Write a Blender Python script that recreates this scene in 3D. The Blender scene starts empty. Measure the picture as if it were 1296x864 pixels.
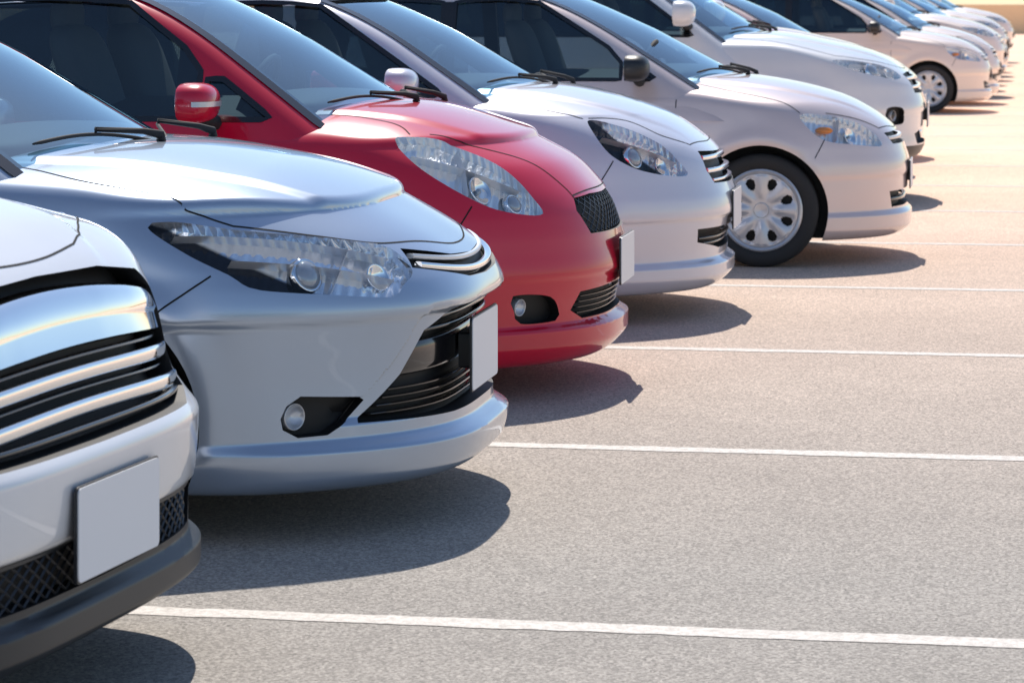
import bpy, bmesh, math, random, numpy as np, time
from mathutils import Vector, Matrix
from mathutils.bvhtree import BVHTree
from mathutils.geometry import delaunay_2d_cdt
random.seed(3)
sc=bpy.context.scene
COL=sc.collection
# ------------------------------------------------------------------ helpers
def spl(pts):
    pts=sorted(pts); xs=np.array([p[0] for p in pts],float); ys=np.array([p[1] for p in pts],float)
    h=np.diff(xs); d=np.diff(ys)/h; m=np.zeros(len(xs)); m[0]=d[0]; m[-1]=d[-1]
    for i in range(1,len(xs)-1):
        m[i]=0 if d[i-1]*d[i]<=0 else 2*d[i-1]*d[i]/(d[i-1]+d[i])
    def f(x):
        x=np.clip(x,xs[0],xs[-1]); i=np.clip(np.searchsorted(xs,x,side='right')-1,0,len(xs)-2)
        t=(x-xs[i])/h[i]; a=ys[i]; b=ys[i+1]; ma=m[i]*h[i]; mb=m[i+1]*h[i]
        return a*(1+2*t)*(1-t)**2+ma*t*(1-t)**2+b*t*t*(3-2*t)+mb*t*t*(t-1)
    return f
def smax(a,b,k):
    h=np.maximum(k-np.abs(a-b),0)/k
    return np.maximum(a,b)+h*h*k*.25
def sstep(t):
    t=np.clip(t,0,1); return t*t*(3-2*t)
def N(nt,typ,**kw):
    n=nt.nodes.new(typ)
    for k,v in kw.items(): setattr(n,k,v)
    return n
def mat(name,col,met=0,rough=.5,coat=0,spec=.5,ior=1.5):
    m=bpy.data.materials.new(name); m.use_nodes=True; b=m.node_tree.nodes['Principled BSDF']
    b.inputs['Base Color'].default_value=(*col,1); b.inputs['Metallic'].default_value=met; b.inputs['Roughness'].default_value=rough
    b.inputs['Coat Weight'].default_value=coat; b.inputs['Coat Roughness'].default_value=.015; b.inputs['IOR'].default_value=ior
    b.inputs['Specular IOR Level'].default_value=spec
    return m
def paint(name,col,met,rough=.32,dust=.08,cior=1.55,spec=.5):
    m=mat(name,col,met,rough,1,spec); nt=m.node_tree; b=nt.nodes['Principled BSDF']
    b.inputs['Coat IOR'].default_value=cior
    tc=N(nt,'ShaderNodeTexCoord'); n=N(nt,'ShaderNodeTexNoise'); n.inputs['Scale'].default_value=3.0; n.inputs['Detail'].default_value=6
    mx=N(nt,'ShaderNodeMix',data_type='RGBA'); nt.links.new(tc.outputs['Object'],n.inputs['Vector'])
    r=N(nt,'ShaderNodeMapRange'); r.inputs['From Min'].default_value=.35; r.inputs['From Max'].default_value=.75; r.inputs['To Max'].default_value=dust
    nt.links.new(n.outputs['Fac'],r.inputs['Value']); nt.links.new(r.outputs['Result'],mx.inputs['Factor'])
    mx.inputs['A'].default_value=(*col,1); mx.inputs['B'].default_value=(.35,.3,.25,1); nt.links.new(mx.outputs['Result'],b.inputs['Base Color'])
    return m
def glassy(name,tint,ior=1.55,rough=.01,add=0.0,gc=(1,1,1)):
    """thin glazing: fresnel reflection on the outer side, tinted see-through behind it"""
    m=bpy.data.materials.new(name); m.use_nodes=True; nt=m.node_tree; nt.nodes.clear()
    o=N(nt,'ShaderNodeOutputMaterial'); mx=N(nt,'ShaderNodeMixShader'); t=N(nt,'ShaderNodeBsdfTransparent'); g=N(nt,'ShaderNodeBsdfGlossy'); fr=N(nt,'ShaderNodeFresnel')
    geo=N(nt,'ShaderNodeNewGeometry'); inv=N(nt,'ShaderNodeMath',operation='SUBTRACT'); inv.inputs[0].default_value=1; nt.links.new(geo.outputs['Backfacing'],inv.inputs[1])
    ad=N(nt,'ShaderNodeMath',operation='ADD',use_clamp=True); ad.inputs[1].default_value=add; ml=N(nt,'ShaderNodeMath',operation='MULTIPLY')
    t.inputs[0].default_value=(*tint,1); g.inputs['Roughness'].default_value=rough; g.inputs['Color'].default_value=(*gc,1); fr.inputs[0].default_value=ior
    nt.links.new(fr.outputs[0],ad.inputs[0]); nt.links.new(ad.outputs[0],ml.inputs[0]); nt.links.new(inv.outputs[0],ml.inputs[1])
    nt.links.new(ml.outputs[0],mx.inputs[0]); nt.links.new(t.outputs[0],mx.inputs[1]); nt.links.new(g.outputs[0],mx.inputs[2]); nt.links.new(mx.outputs[0],o.inputs[0]); return m
M_DARK=mat('recess_black',(.010,.010,.011),0,.6)
M_GAP=mat('panel_gap_black',(.01,.01,.01),0,.9)
M_PLAST=mat('grey_plastic',(.022,.024,.028),0,.42)
M_BLKGL=mat('gloss_black',(.012,.012,.014),0,.15,.5)
M_CHROME=mat('chrome',(.88,.89,.90),1,.06)
M_SATIN=mat('satin_silver',(.66,.67,.70),.5,.3)
M_RUB=mat('rubber',(.026,.026,.027),0,.75)
M_GLASS=glassy('tinted_window_glass',(.38,.46,.49),1.6,.01,.03,(.85,.95,1))
M_WIND=glassy('windscreen_glass',(.46,.62,.70),1.6,.01,.24,(.72,.90,1))
M_CLEAR=glassy('clear_cover',(.97,.985,1),1.45,.02)
M_PLATE=mat('blank_plate',(.86,.86,.88),0,.4)
M_LENS=mat('projector_lens',(.35,.38,.42),.3,.03,1)
M_AMB=mat('amber',(.8,.25,.03),0,.2,.5)
M_RED=mat('tail_red',(.4,.01,.01),0,.15,.8)
M_SEAT=mat('seat_fabric',(.17,.16,.15),0,.9)
M_INT=mat('dark_interior',(.035,.035,.037),0,.7)
def housing(name,c1,met,dark=None):
    """chrome lamp bowl; dark=(slope,limit): black bezel where z+slope*x is below the limit"""
    m=mat(name,c1,met,.10); nt=m.node_tree; b=nt.nodes['Principled BSDF']; tc=N(nt,'ShaderNodeTexCoord')
    w=N(nt,'ShaderNodeTexWave'); w.inputs['Scale'].default_value=11; w.inputs['Distortion'].default_value=.1
    v=N(nt,'ShaderNodeTexVoronoi'); v.inputs['Scale'].default_value=9; nt.links.new(tc.outputs['Object'],v.inputs['Vector'])
    nt.links.new(tc.outputs['Object'],w.inputs['Vector'])
    if dark:
        sp=N(nt,'ShaderNodeSeparateXYZ'); nt.links.new(tc.outputs['Object'],sp.inputs[0]); ma=N(nt,'ShaderNodeMath',operation='MULTIPLY_ADD'); ma.inputs[1].default_value=dark[0]
        nt.links.new(sp.outputs['X'],ma.inputs[0]); nt.links.new(sp.outputs['Z'],ma.inputs[2])
        r=N(nt,'ShaderNodeMapRange'); r.inputs['From Min'].default_value=dark[1]-.004; r.inputs['From Max'].default_value=dark[1]+.004; nt.links.new(ma.outputs[0],r.inputs['Value'])
        mx=N(nt,'ShaderNodeMix',data_type='RGBA'); nt.links.new(r.outputs[0],mx.inputs['Factor']); mx.inputs['B'].default_value=(*c1,1); mx.inputs['A'].default_value=(.02,.02,.024,1); nt.links.new(mx.outputs['Result'],b.inputs['Base Color'])
    bp=N(nt,'ShaderNodeBump'); bp.inputs['Strength'].default_value=.55; bp.inputs['Distance'].default_value=.006; nt.links.new(w.outputs['Fac'],bp.inputs['Height'])
    b2=N(nt,'ShaderNodeBump'); b2.inputs['Strength'].default_value=.35; b2.inputs['Distance'].default_value=.02; nt.links.new(v.outputs['Distance'],b2.inputs['Height']); nt.links.new(bp.outputs[0],b2.inputs['Normal']); nt.links.new(b2.outputs[0],b.inputs['Normal']); return m
H_LIGHT=housing('lamp_housing_light',(.90,.92,.94),.6)
H_SED=housing('lamp_housing_bezel_sedan',(.90,.93,.97),.75,(.45,.466+.45*2.2)); H_WHT=housing('lamp_housing_bezel_compact',(.90,.93,.97),.7,(.8,.435+.8*2.05))
def mesh_mat():
    m=mat('grille_mesh',(.015,.015,.016),0,.9,0,.1); nt=m.node_tree; b=nt.nodes['Principled BSDF']; tc=N(nt,'ShaderNodeTexCoord')
    mp=N(nt,'ShaderNodeMapping'); mp.inputs['Scale'].default_value=(.01,.6,1.4); nt.links.new(tc.outputs['Object'],mp.inputs[0])
    v=N(nt,'ShaderNodeTexVoronoi'); v.feature='DISTANCE_TO_EDGE'; v.inputs['Scale'].default_value=26; v.inputs['Randomness'].default_value=.0
    nt.links.new(mp.outputs[0],v.inputs['Vector']); r=N(nt,'ShaderNodeMapRange'); r.inputs['From Min'].default_value=.08; r.inputs['From Max'].default_value=.13; r.inputs['To Min'].default_value=1; r.inputs['To Max'].default_value=0
    nt.links.new(v.outputs['Distance'],r.inputs[0]); mx=N(nt,'ShaderNodeMix',data_type='RGBA'); nt.links.new(r.outputs[0],mx.inputs['Factor']); mx.inputs['A'].default_value=(.003,.003,.003,1); mx.inputs['B'].default_value=(.10,.10,.105,1); nt.links.new(mx.outputs['Result'],b.inputs['Base Color'])
    return m
M_MESH=mesh_mat()
# ------------------------------------------------------------------ fields
def body_field(T):
    nose=spl(T['nose']); hood=spl(T['hood']); side=spl(T['side']); rear=spl(T['rear']); L=T['L']; w=T['w']; A=T['A']; p=T['p']
    yr=spl([(-.2,.36),(-.45,.50),(-1.1,.60),(-1.3,.62)]); rs=T.get('ridge',.014); sh=T.get('shelf',0); shz=T.get('shelfz',.6)
    sur=T.get('surround'); yI=spl(sur['y']) if sur else None
    def F(x,y,z):
        ay=np.abs(y); q=np.minimum(ay/w,1.3)
        g=A*p/w*q**(p-1)
        shelf=sh*sstep((z-shz)/.02)*sstep((shz+.14-z)/.12)*sstep((x+1.0)/.25)
        if sur: shelf=shelf+sur['h']*(1-sstep((ay-yI(z))/.012))*-1*sstep((z-sur['z0'])/.02)*sstep((sur['z1']-z)/.03)*sstep((x+.6)/.1)
        f1=(x-(nose(z)+shelf-A*q**p))/np.sqrt(1+g*g)
        s=side(z)+shelf
        for xw in (T['fw'],T['fw']-T['wb']):
            dd=np.sqrt((x-xw)**2+(z-T['r'])**2)-(T['r']+.075)
            s=s+.016*np.exp(-(dd/.055)**2)*sstep((z-.12)/.1)
        s=s+.010*sstep((z-.66)/.04)*sstep((.80-z)/.1)*sstep((-x-.9)/.5)
        f2=ay-(w+s-.05*np.clip((-x-L*.6)/(L*.4),0,1)**2)
        rid=rs*sstep((yr(x)-ay)/.05)*sstep((-x-.12)/.2)*sstep((x+1.5)/.3)
        f3=z-(hood(x)-T['crown']*q**2-T['crown2']*q**6+rid)
        f4=T['zb']-z
        f5=(-x-(L-rear(z))+.45*q**3)/np.sqrt(1+(1.35/w*q*q)**2)
        F=smax(f2,f1,T.get('kf',.11)); F=smax(F,f5,.13); F=smax(F,f3,T.get('kt',.045)); F=smax(F,f4,.03)
        return F
    return F
def cabin_field(T,inset=0):
    roof=spl(T['roof']); cx,cz,cs,cA=T['ws']; rx,rz,rs=T['rw']; wc=T['wc']
    def F(x,y,z):
        ay=np.abs(y)
        f1=(x-(cx-(z-cz)/cs-cA*(ay/.7)**2))/np.sqrt(1+1/cs**2)
        f2=(ay-(wc-(z-T['belt'])*.36-.06*np.clip((-x-T['L']*.6)/(T['L']*.4),0,1)**2))/1.06
        f3=z-(roof(x)-.05*(ay/.6)**2)
        f5=((rx+(z-rz)/rs+.12*(ay/.7)**2)-x)/np.sqrt(1+1/rs**2)
        F=smax(f1,f2,.07); F=smax(F,f5,.1); F=smax(F,f3,.12); F=smax(F,T['belt']-.2-z,.02)
        return F+inset
    return F
def box_surface(F,xs,ys,zs,spine,z0):
    nx,ny,nz=len(xs),len(ys),len(zs); idx={}; pts=[]; faces=[]
    def vid(i,j,k):
        key=(i*1000+j)*1000+k; v=idx.get(key)
        if v is None: v=len(pts); idx[key]=v; pts.append((xs[i],ys[j],zs[k]))
        return v
    for i in (0,nx-1):
        for j in range(ny-1):
            for k in range(nz-1):
                f=[vid(i,j,k),vid(i,j+1,k),vid(i,j+1,k+1),vid(i,j,k+1)]; faces.append(f if i else f[::-1])
    for j in (0,ny-1):
        for i in range(nx-1):
            for k in range(nz-1):
                f=[vid(i,j,k),vid(i,j,k+1),vid(i+1,j,k+1),vid(i+1,j,k)]; faces.append(f if j else f[::-1])
    for k in (0,nz-1):
        for i in range(nx-1):
            for j in range(ny-1):
                f=[vid(i,j,k),vid(i+1,j,k),vid(i+1,j+1,k),vid(i,j+1,k)]; faces.append(f if k else f[::-1])
    P=np.array(pts); O=np.stack([np.clip(P[:,0],spine[0],spine[1]),np.zeros(len(P)),np.full(len(P),z0)],1)
    D=P-O; a=np.zeros(len(P)); b=np.full(len(P),1.6)
    for _ in range(34):
        c=(a+b)/2; Q=O+D*c[:,None]; v=F(Q[:,0],Q[:,1],Q[:,2]); a=np.where(v<0,c,a); b=np.where(v<0,b,c)
    return O+D*a[:,None],faces
def mkmesh(name,V,Fc,mats,idx=None,sharp=None):
    me=bpy.data.meshes.new(name); me.from_pydata([tuple(map(float,v)) for v in V],[],Fc)
    for m in mats: me.materials.append(m)
    if idx is not None: me.polygons.foreach_set('material_index',idx)
    me.shade_smooth()
    if sharp: me.set_sharp_from_angle(angle=math.radians(sharp))
    me.update(); ob=bpy.data.objects.new(name,me); COL.objects.link(ob); return ob
def bvh_of(Q,F): return BVHTree.FromPolygons([Vector(v) for v in Q.tolist()],F)
# ------------------------------------------------------------------ patches
def inside(p,poly):
    c=False; x,y=p; n=len(poly); j=n-1
    for i in range(n):
        xi,yi=poly[i]; xj,yj=poly[j]
        if (yi>y)!=(yj>y) and x<(xj-xi)*(y-yi)/(yj-yi)+xi: c=not c
        j=i
    return c
def segd(p,poly):
    m=9; n=len(poly)
    for i in range(n):
        a=Vector(poly[i]); b=Vector(poly[(i+1)%n]); ab=b-a; t=max(0,min(1,(Vector(p)-a).dot(ab)/max(ab.length_squared,1e-12))); m=min(m,(a+ab*t-Vector(p)).length)
    return m
def densify(pts,smooth=True,step=.02):
    n=len(pts); out=[]
    for i in range(n):
        p0,p1,p2,p3=[Vector(pts[(i+k)%n]) for k in (-1,0,1,2)]
        m=max(1,int((p2-p1).length/step))
        for s in range(m):
            t=s/m
            if smooth: out.append(.5*((2*p1)+(p2-p0)*t+(2*p0-5*p1+4*p2-p3)*t*t+(3*p1-p0-3*p2+p3)*t**3))
            else: out.append(p1.lerp(p2,t))
    return out
def patch(bvh,pts,d=None,g=.02,smooth=True):
    """outline (3-D points near the surface) -> triangulated sheet lying on the surface"""
    pts=[Vector(p) for p in pts]
    if d is None:
        d=Vector()
        for p in pts:
            h=bvh.find_nearest(p); d-=h[1]
        d.normalize()
    d=Vector(d).normalized(); u=d.cross(Vector((0,0,1))).normalized(); v=u.cross(d).normalized()
    P=densify(pts,smooth); c=sum(P,Vector())/len(P); p2=[((p-c).dot(u),(p-c).dot(v)) for p in P]
    xs=[p[0] for p in p2]; ys=[p[1] for p in p2]; ip=[]
    a=min(xs)
    while a<max(xs):
        b=min(ys)
        while b<max(ys):
            if inside((a,b),p2) and segd((a,b),p2)>g*.45: ip.append((a,b))
            b+=g
        a+=g
    r=delaunay_2d_cdt([Vector(p) for p in p2+ip],[],[list(range(len(p2)))],1,1e-5)
    out=[]
    for q in r[0]:
        o=c+u*q[0]+v*q[1]-d*.7; h=bvh.ray_cast(o,d)
        if h[0] is None or abs((h[0]-o).length-.7)>.4: h=bvh.find_nearest(o+d*.7)
        out.append(h[0].copy())
    F=[list(f) for f in r[2]]
    n2=[Vector() for _ in out]
    for f in F:
        nn=(out[f[1]]-out[f[0]]).cross(out[f[2]]-out[f[0]])
        for i in f: n2[i]+=nn
    if sum((n2[i].dot(d) for i in range(len(out))))>0:
        F=[f[::-1] for f in F]; n2=[-n for n in n2]
    n2=[n.normalized() if n.length>1e-12 else -d for n in n2]
    return out,F,n2,d
def mir(V,F): return [Vector((v[0],-v[1],v[2])) for v in V],[f[::-1] for f in F]
def prism(V,F,d,depth,outh=.05):
    m=len(V); top=[v-d*outh for v in V]; bot=[v+d*depth for v in V]; ff=[list(f) for f in F]+[[i+m for i in f[::-1]] for f in F]
    cnt={}
    for f in F:
        for i in range(len(f)): cnt[(f[i],f[(i+1)%len(f)])]=1
    for (a,b) in cnt:
        if (b,a) not in cnt: ff.append([b,a,a+m,b+m])
    return top+bot,ff
def ribbon(bvh,pts,w=.005,off=.0012,step=.015):
    P=[]
    for i in range(len(pts)-1):
        p0=Vector(pts[max(i-1,0)]);p1=Vector(pts[i]);p2=Vector(pts[i+1]);p3=Vector(pts[min(i+2,len(pts)-1)])
        m=max(1,int((p2-p1).length/step))
        for s in range(m):
            t=s/m; P.append(.5*((2*p1)+(p2-p0)*t+(2*p0-5*p1+4*p2-p3)*t*t+(3*p1-p0-3*p2+p3)*t**3))
    P.append(Vector(pts[-1])); H=[bvh.find_nearest(p) for p in P]; V=[];F=[]
    for i,h in enumerate(H):
        t=(H[min(i+1,len(H)-1)][0]-H[max(i-1,0)][0]); s=t.cross(h[1])
        s=s.normalized() if s.length>1e-9 else Vector((0,0,1))
        V+= [h[0]+h[1]*off-s*w/2,h[0]+h[1]*off+s*w/2]
        if i: F.append([2*i-2,2*i-1,2*i+1,2*i])
    return V,F
def edge_ribbon(V,F,N_,w,off):
    ed={}
    for f in F:
        for i in range(len(f)): ed[(f[i],f[(i+1)%len(f)])]=1
    nxt={a:b for (a,b) in ed if (b,a) not in ed}
    if not nxt: return [],[]
    s=next(iter(nxt)); loop=[s]; k=nxt[s]
    while k!=s and len(loop)<5000: loop.append(k); k=nxt.get(k,s)
    n=len(loop); W=[];G=[]
    for i in range(n):
        a=V[loop[i-1]]; b=V[loop[(i+1)%n]]; t=(b-a); nn=N_[loop[i]]; o=t.cross(nn); o=o.normalized() if o.length>1e-9 else Vector((0,0,1))
        p=V[loop[i]]+nn*off; W+=[p-o*w*.15,p+o*w*.85]
        j=(i+1)%n; G.append([2*i,2*i+1,2*j+1,2*j])
    return W,G
def tube(pts,r,n=8,flat=1):
    V=[];F=[];P=[Vector(p) for p in pts]
    for i,p in enumerate(P):
        t=(P[min(i+1,len(P)-1)]-P[max(i-1,0)]).normalized(); a=t.cross(Vector((0,0,1)))
        if a.length<1e-3: a=t.cross(Vector((1,0,0)))
        a.normalize(); b=a.cross(t); rr=r[i] if isinstance(r,(list,tuple)) else r
        for k in range(n):
            an=2*math.pi*k/n; V.append(p+a*math.cos(an)*rr+b*math.sin(an)*rr*flat)
        if i:
            for k in range(n): F.append([(i-1)*n+k,(i-1)*n+(k+1)%n,i*n+(k+1)%n,i*n+k])
    F.append(list(range(n))[::-1]); F.append([ (len(P)-1)*n+k for k in range(n)]); return V,F
def slat(bvh,y0,y1,zf,h,inset,dep,n=44):
    V=[];F=[];rings=0
    prof=[(-1,-.8),(-.7,-1),(.4,-1),(.8,-.9),(.86,-.2),(.9,-.1),(1.1,.1),(1,.6),(.8,.9),(.4,1),(-.7,1),(-1,.8)] if dep>.045 else [(-1,-.8),(-.7,-1),(.4,-1),(.8,-.88),(1,-.5),(1.02,0),(1,.5),(.8,.88),(.4,1),(-.7,1),(-1,.8)]; m=len(prof)
    for i in range(n+1):
        y=y0+(y1-y0)*i/n; z=zf(y); hh=h(y) if callable(h) else h
        r=bvh.ray_cast(Vector((1,y,z)),Vector((-1,0,0)))
        if r[0] is None: continue
        x=r[0].x-inset
        sl_=max(-1.2,min(1.2,-r[1].z/max(.2,r[1].x))) if dep>.045 else 0   # broad bars lean with the nose
        for a,b in prof: V.append(Vector((x-dep/2+a*dep/2+b*hh/2*sl_,y,z+b*hh/2)))
        if rings:
            o=(rings-1)*m
            for k in range(m): F.append([o+k,o+(k+1)%m,o+m+(k+1)%m,o+m+k])
        rings+=1
    F.append(list(range(m))[::-1]); F.append([(rings-1)*m+k for k in range(m)]); return V,F
def lattice(bvh,y0,y1,z0,z1,pitch,inset):
    """diamond grille: crossing thin bars that follow the front"""
    L=[]
    H=z1-z0; y=y0-H*1.6
    while y<y1:
        for sg in (1,-1):
            P=[]
            for i in range(7):
                t=i/6; yy=y+H*1.6*(t if sg>0 else 1-t); zz=z0+H*t
                if y0<=yy<=y1:
                    r=bvh.ray_cast(Vector((1,yy,zz)),Vector((-1,0,0)))
                    if r[0]: P.append(Vector((r[0].x-inset,yy,zz)))
            if len(P)>1: L.append(tube(P,.0032,4))
        y+=pitch
    return joinm(L)
def ell(c,r,e=1.0,nu=24,nv=14):
    V=[];F=[]
    sp=lambda a:math.copysign(abs(a)**e,a)
    for j in range(1,nv):
        ph=math.pi*j/nv
        for i in range(nu):
            th=2*math.pi*i/nu; V.append(Vector((c[0]+r[0]*sp(math.sin(ph))*sp(math.cos(th)),c[1]+r[1]*sp(math.sin(ph))*sp(math.sin(th)),c[2]+r[2]*sp(math.cos(ph)))))
    V.append(Vector((c[0],c[1],c[2]+r[2]))); V.append(Vector((c[0],c[1],c[2]-r[2]))); t=len(V)-2
    for j in range(nv-2):
        for i in range(nu): F.append([j*nu+i,(j+1)*nu+i,(j+1)*nu+(i+1)%nu,j*nu+(i+1)%nu])
    for i in range(nu): F.append([t,i,(i+1)%nu]); F.append([t+1,(nv-2)*nu+(i+1)%nu,(nv-2)*nu+i])
    return V,F
def joinm(L):
    V=[];F=[];I=[]
    for it in L:
        v,f=it[0],it[1]; o=len(V); V+=list(v); F+=[[i+o for i in ff] for ff in f]; I+=[it[2] if len(it)>2 and isinstance(it[2],int) else 0]*len(f)
    return V,F,I
def lathe(prof,n=48):
    V=[];F=[];m=len(prof)
    for i in range(n):
        a=2*math.pi*i/n
        for r,y in prof: V.append(Vector((r*math.cos(a),y,r*math.sin(a))))
    for i in range(n):
        j=(i+1)%n
        for k in range(m-1): F.append([i*m+k,j*m+k,j*m+k+1,i*m+k+1])
    return V,F
def rim_mesh(R,nsp,kind):
    prof=[(R,-.02),(R*1.0,-.085),(R*.96,-.09),(R*.9,-.082),(R*.88,-.07)]
    parts=[(*lathe(prof),0)]
    V=[];F=[];SA=20; na=nsp*SA; rr=[.0,.10,.17,.19,.24]+[.24+.645*i/24 for i in range(1,25)]
    for k,q in enumerate(rr):
        dish=-.060-.024*math.sin(min(1,q/.885)*math.pi*.5+ .3)
        if q<.18: dish-=.014
        for i in range(na):
            a=2*math.pi*i/na; ph=(i/SA)%1; c_=math.cos(2*math.pi*ph)*.006*max(0,min(1,(q-.25)/.2))*(1 if q<.84 else 0)
            V.append(Vector((R*q*math.cos(a),dish-c_,R*q*math.sin(a))))
    for k in range(len(rr)-1):
        for i in range(na):
            ph=((i+.5)/SA)%1; q=(rr[k]+rr[k+1])/2
            if kind=='cover':
                e=1-((q-.66)/.145)**2; hole=e>0 and abs(ph-.5)<.25*math.sqrt(e)*(.65+.35*(q-.4)/.4)
            else: hole=.25<q<.86 and abs(ph-.5)<.10+.33*(q-.2)
            if not hole: F.append([k*na+i,k*na+(i+1)%na,(k+1)*na+(i+1)%na,(k+1)*na+i])
    m=len(V); V2=V+[v+Vector((0,.018,0)) for v in V]; ed={}
    for f in F:
        for i in range(4): ed[(f[i],f[(i+1)%4])]=1
    F2=F+[[i+m for i in f[::-1]] for f in F]
    for (a,b) in ed:
        if (b,a) not in ed: F2.append([b,a,a+m,b+m])
    parts.append((V2,F2,0)); return joinm(parts)
def boolean(ob,cuts,mats):
    """cut the solids away in groups so that no two cutters of one pass overlap"""
    for grp in cuts:
        V,F,I=joinm(grp); cut=mkmesh('cutter',V,F,mats,I)
        b2=bmesh.new(); b2.from_mesh(cut.data); bmesh.ops.remove_doubles(b2,verts=b2.verts,dist=1e-5); bmesh.ops.recalc_face_normals(b2,faces=b2.faces); b2.to_mesh(cut.data); b2.free()
        md=ob.modifiers.new('b','BOOLEAN'); md.object=cut; md.operation='DIFFERENCE'; md.solver='EXACT'
        dg=bpy.context.evaluated_depsgraph_get(); me=bpy.data.meshes.new_from_object(ob.evaluated_get(dg))
        ob.modifiers.remove(md); bpy.data.objects.remove(cut)
        if len(me.polygons)>len(ob.data.polygons)*.4: ob.data=me
        else: print('boolean rejected')
    me=ob.data; bpy.data.objects.remove(ob); return me
# ------------------------------------------------------------------ car builder
SIDE=[(.08,-.07),(.14,-.03),(.22,-.012),(.35,-.01),(.5,-.004),(.62,0),(.72,-.006),(.85,-.03),(.95,-.07),(1.1,-.16)]
REAR=[(.15,.08),(.3,.02),(.5,0),(.7,.02),(.9,.08),(1.0,.15),(1.2,.3)]
def half(l):
    a=[(0,-y,z) for y,z in l]; b=[(0,y,z) for y,z in reversed(l) if y>0]; return a+b
def build(T,label,cat):
    L=T['L']; w=T['w']; off=Vector((L/2,0,0)); ZT=T['zt']
    root=bpy.data.objects.new('parked_car',None); COL.objects.link(root); yaw=math.radians(T.get('yaw',0)); root.rotation_euler=(0,0,yaw)
    root.location=(T['xn']-L/2*math.cos(yaw),T['yc']-L/2*math.sin(yaw),0); root.empty_display_size=.5
    root['label']=label; root['category']=cat; root['group']='cars parked side by side in a row'
    def emit(name,V,F,mats,idx=None,parent=None,sharp=None):
        if not isinstance(mats,(list,tuple)): mats=[mats]
        ob=mkmesh(name,[Vector(v)+off for v in V],F,mats,idx,sharp); ob.parent=parent or root; return ob
    lo=T.get('res',1.0)
    xs=np.concatenate([np.linspace(-L,-1.5,int(50*lo))[:-1],np.linspace(-1.5,0,int(115*lo))]); ys=np.linspace(-w,w,int(130*lo) if T.get('surround') else int(100*lo))
    zs=np.concatenate([np.linspace(T['zb'],.34,int(44*lo))[:-1],np.linspace(.34,ZT,int(62*lo))])
    Q,Fc=box_surface(body_field(T),xs,ys,zs,(-L+.8,-.8),.5)
    bv=bvh_of(Q,Fc); PM=T['paint']
    bm=[PM,M_DARK,M_GAP,M_PLAST,T.get('hous',H_LIGHT),M_MESH,M_INT]
    body=mkmesh('body',Q,Fc,bm)
    cuts=[]
    for s in (-1,1):
        for xw in (T['fw'],T['fw']-T['wb']):
            V,F=lathe([(.001,0),(T['r']+.05,0),(T['r']+.05,.5),(.001,.5)],56)
            V=[Vector((v.x+xw,(v.y+w-.25)*s,v.z+T['r']-.005)) for v in V]
            if s<0: F=[f[::-1] for f in F]
            cuts.append((V,F,1))
    groups=[cuts]
    hp=patch(bv,T['head'],None,.02); V,F=prism(hp[0],hp[1],hp[3],T.get('hdep',.045)); groups.append([(V,F,4),(*mir(V,F),4)])
    for pk in T['pockets']:
        pts=pk['pts']; front=pk.get('front',True)
        pt=patch(bv,half(pts) if front else pts,(-1,0,0) if front else None,.025,pk.get('smooth',False))
        V,F=prism(pt[0],pt[1],pt[3],pk['dep']); g_=[(V,F,pk.get('m',1))]
        if not front: g_.append((*mir(V,F),pk.get('m',1)))
        groups.append(g_)
    me=boolean(body,groups,bm)
    CI=cabin_field(T,.02)
    b2=bmesh.new(); b2.from_mesh(me)
    if 'plasticz' in T:
        bmesh.ops.bisect_plane(b2,geom=b2.verts[:]+b2.edges[:]+b2.faces[:],plane_co=(0,0,T['plasticz']),plane_no=(0,0,1),dist=1e-5)
        for f in b2.faces:
            if f.material_index==0 and f.calc_center_median().z<T['plasticz']: f.material_index=3
    fl=[f for f in b2.faces if f.material_index==0]; cc=np.array([f.calc_center_median()[:] for f in fl]); ins=CI(cc[:,0],cc[:,1],cc[:,2]+.03)<0
    for f,i_ in zip(fl,ins):
        if i_ and f.normal.z>.5: f.material_index=6
    gaps=[]
    for g in T['gaps']:
        V,F=ribbon(bv,g,T.get('gw',.005)); gaps.append((V,F)); gaps.append(mir(V,F))
    for g in T.get('cgaps',[]): gaps.append(ribbon(bv,g,T.get('gw',.005)))
    xd=T['fw']-T['r']-.14
    for xx,z1 in ((xd,.9),(xd-1.02,.9),(xd-1.85,.9)):
        if xx>T['fw']-T['wb']-.25:
            V,F=ribbon(bv,[(xx,-w,.22),(xx-.02,-w,.5),(xx-.01,-w,z1)]); gaps.append((V,F)); gaps.append(mir(V,F))
    V,F=ribbon(bv,[(xd,-w,.22),(xd-.8,-w,.21),(xd-1.6,-w,.22)]); gaps.append((V,F)); gaps.append(mir(V,F))
    V,F,I=joinm(gaps); vs=[b2.verts.new(v) for v in V]
    for f in F:
        nf=b2.faces.new([vs[i] for i in f]); nf.material_index=2; nf.smooth=True
    bmesh.ops.translate(b2,verts=b2.verts,vec=off); b2.to_mesh(me); b2.free(); me.shade_smooth(); me.set_sharp_from_angle(angle=math.radians(38)); me.name='body'
    body=bpy.data.objects.new('body',me); COL.objects.link(body); body.parent=root
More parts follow.
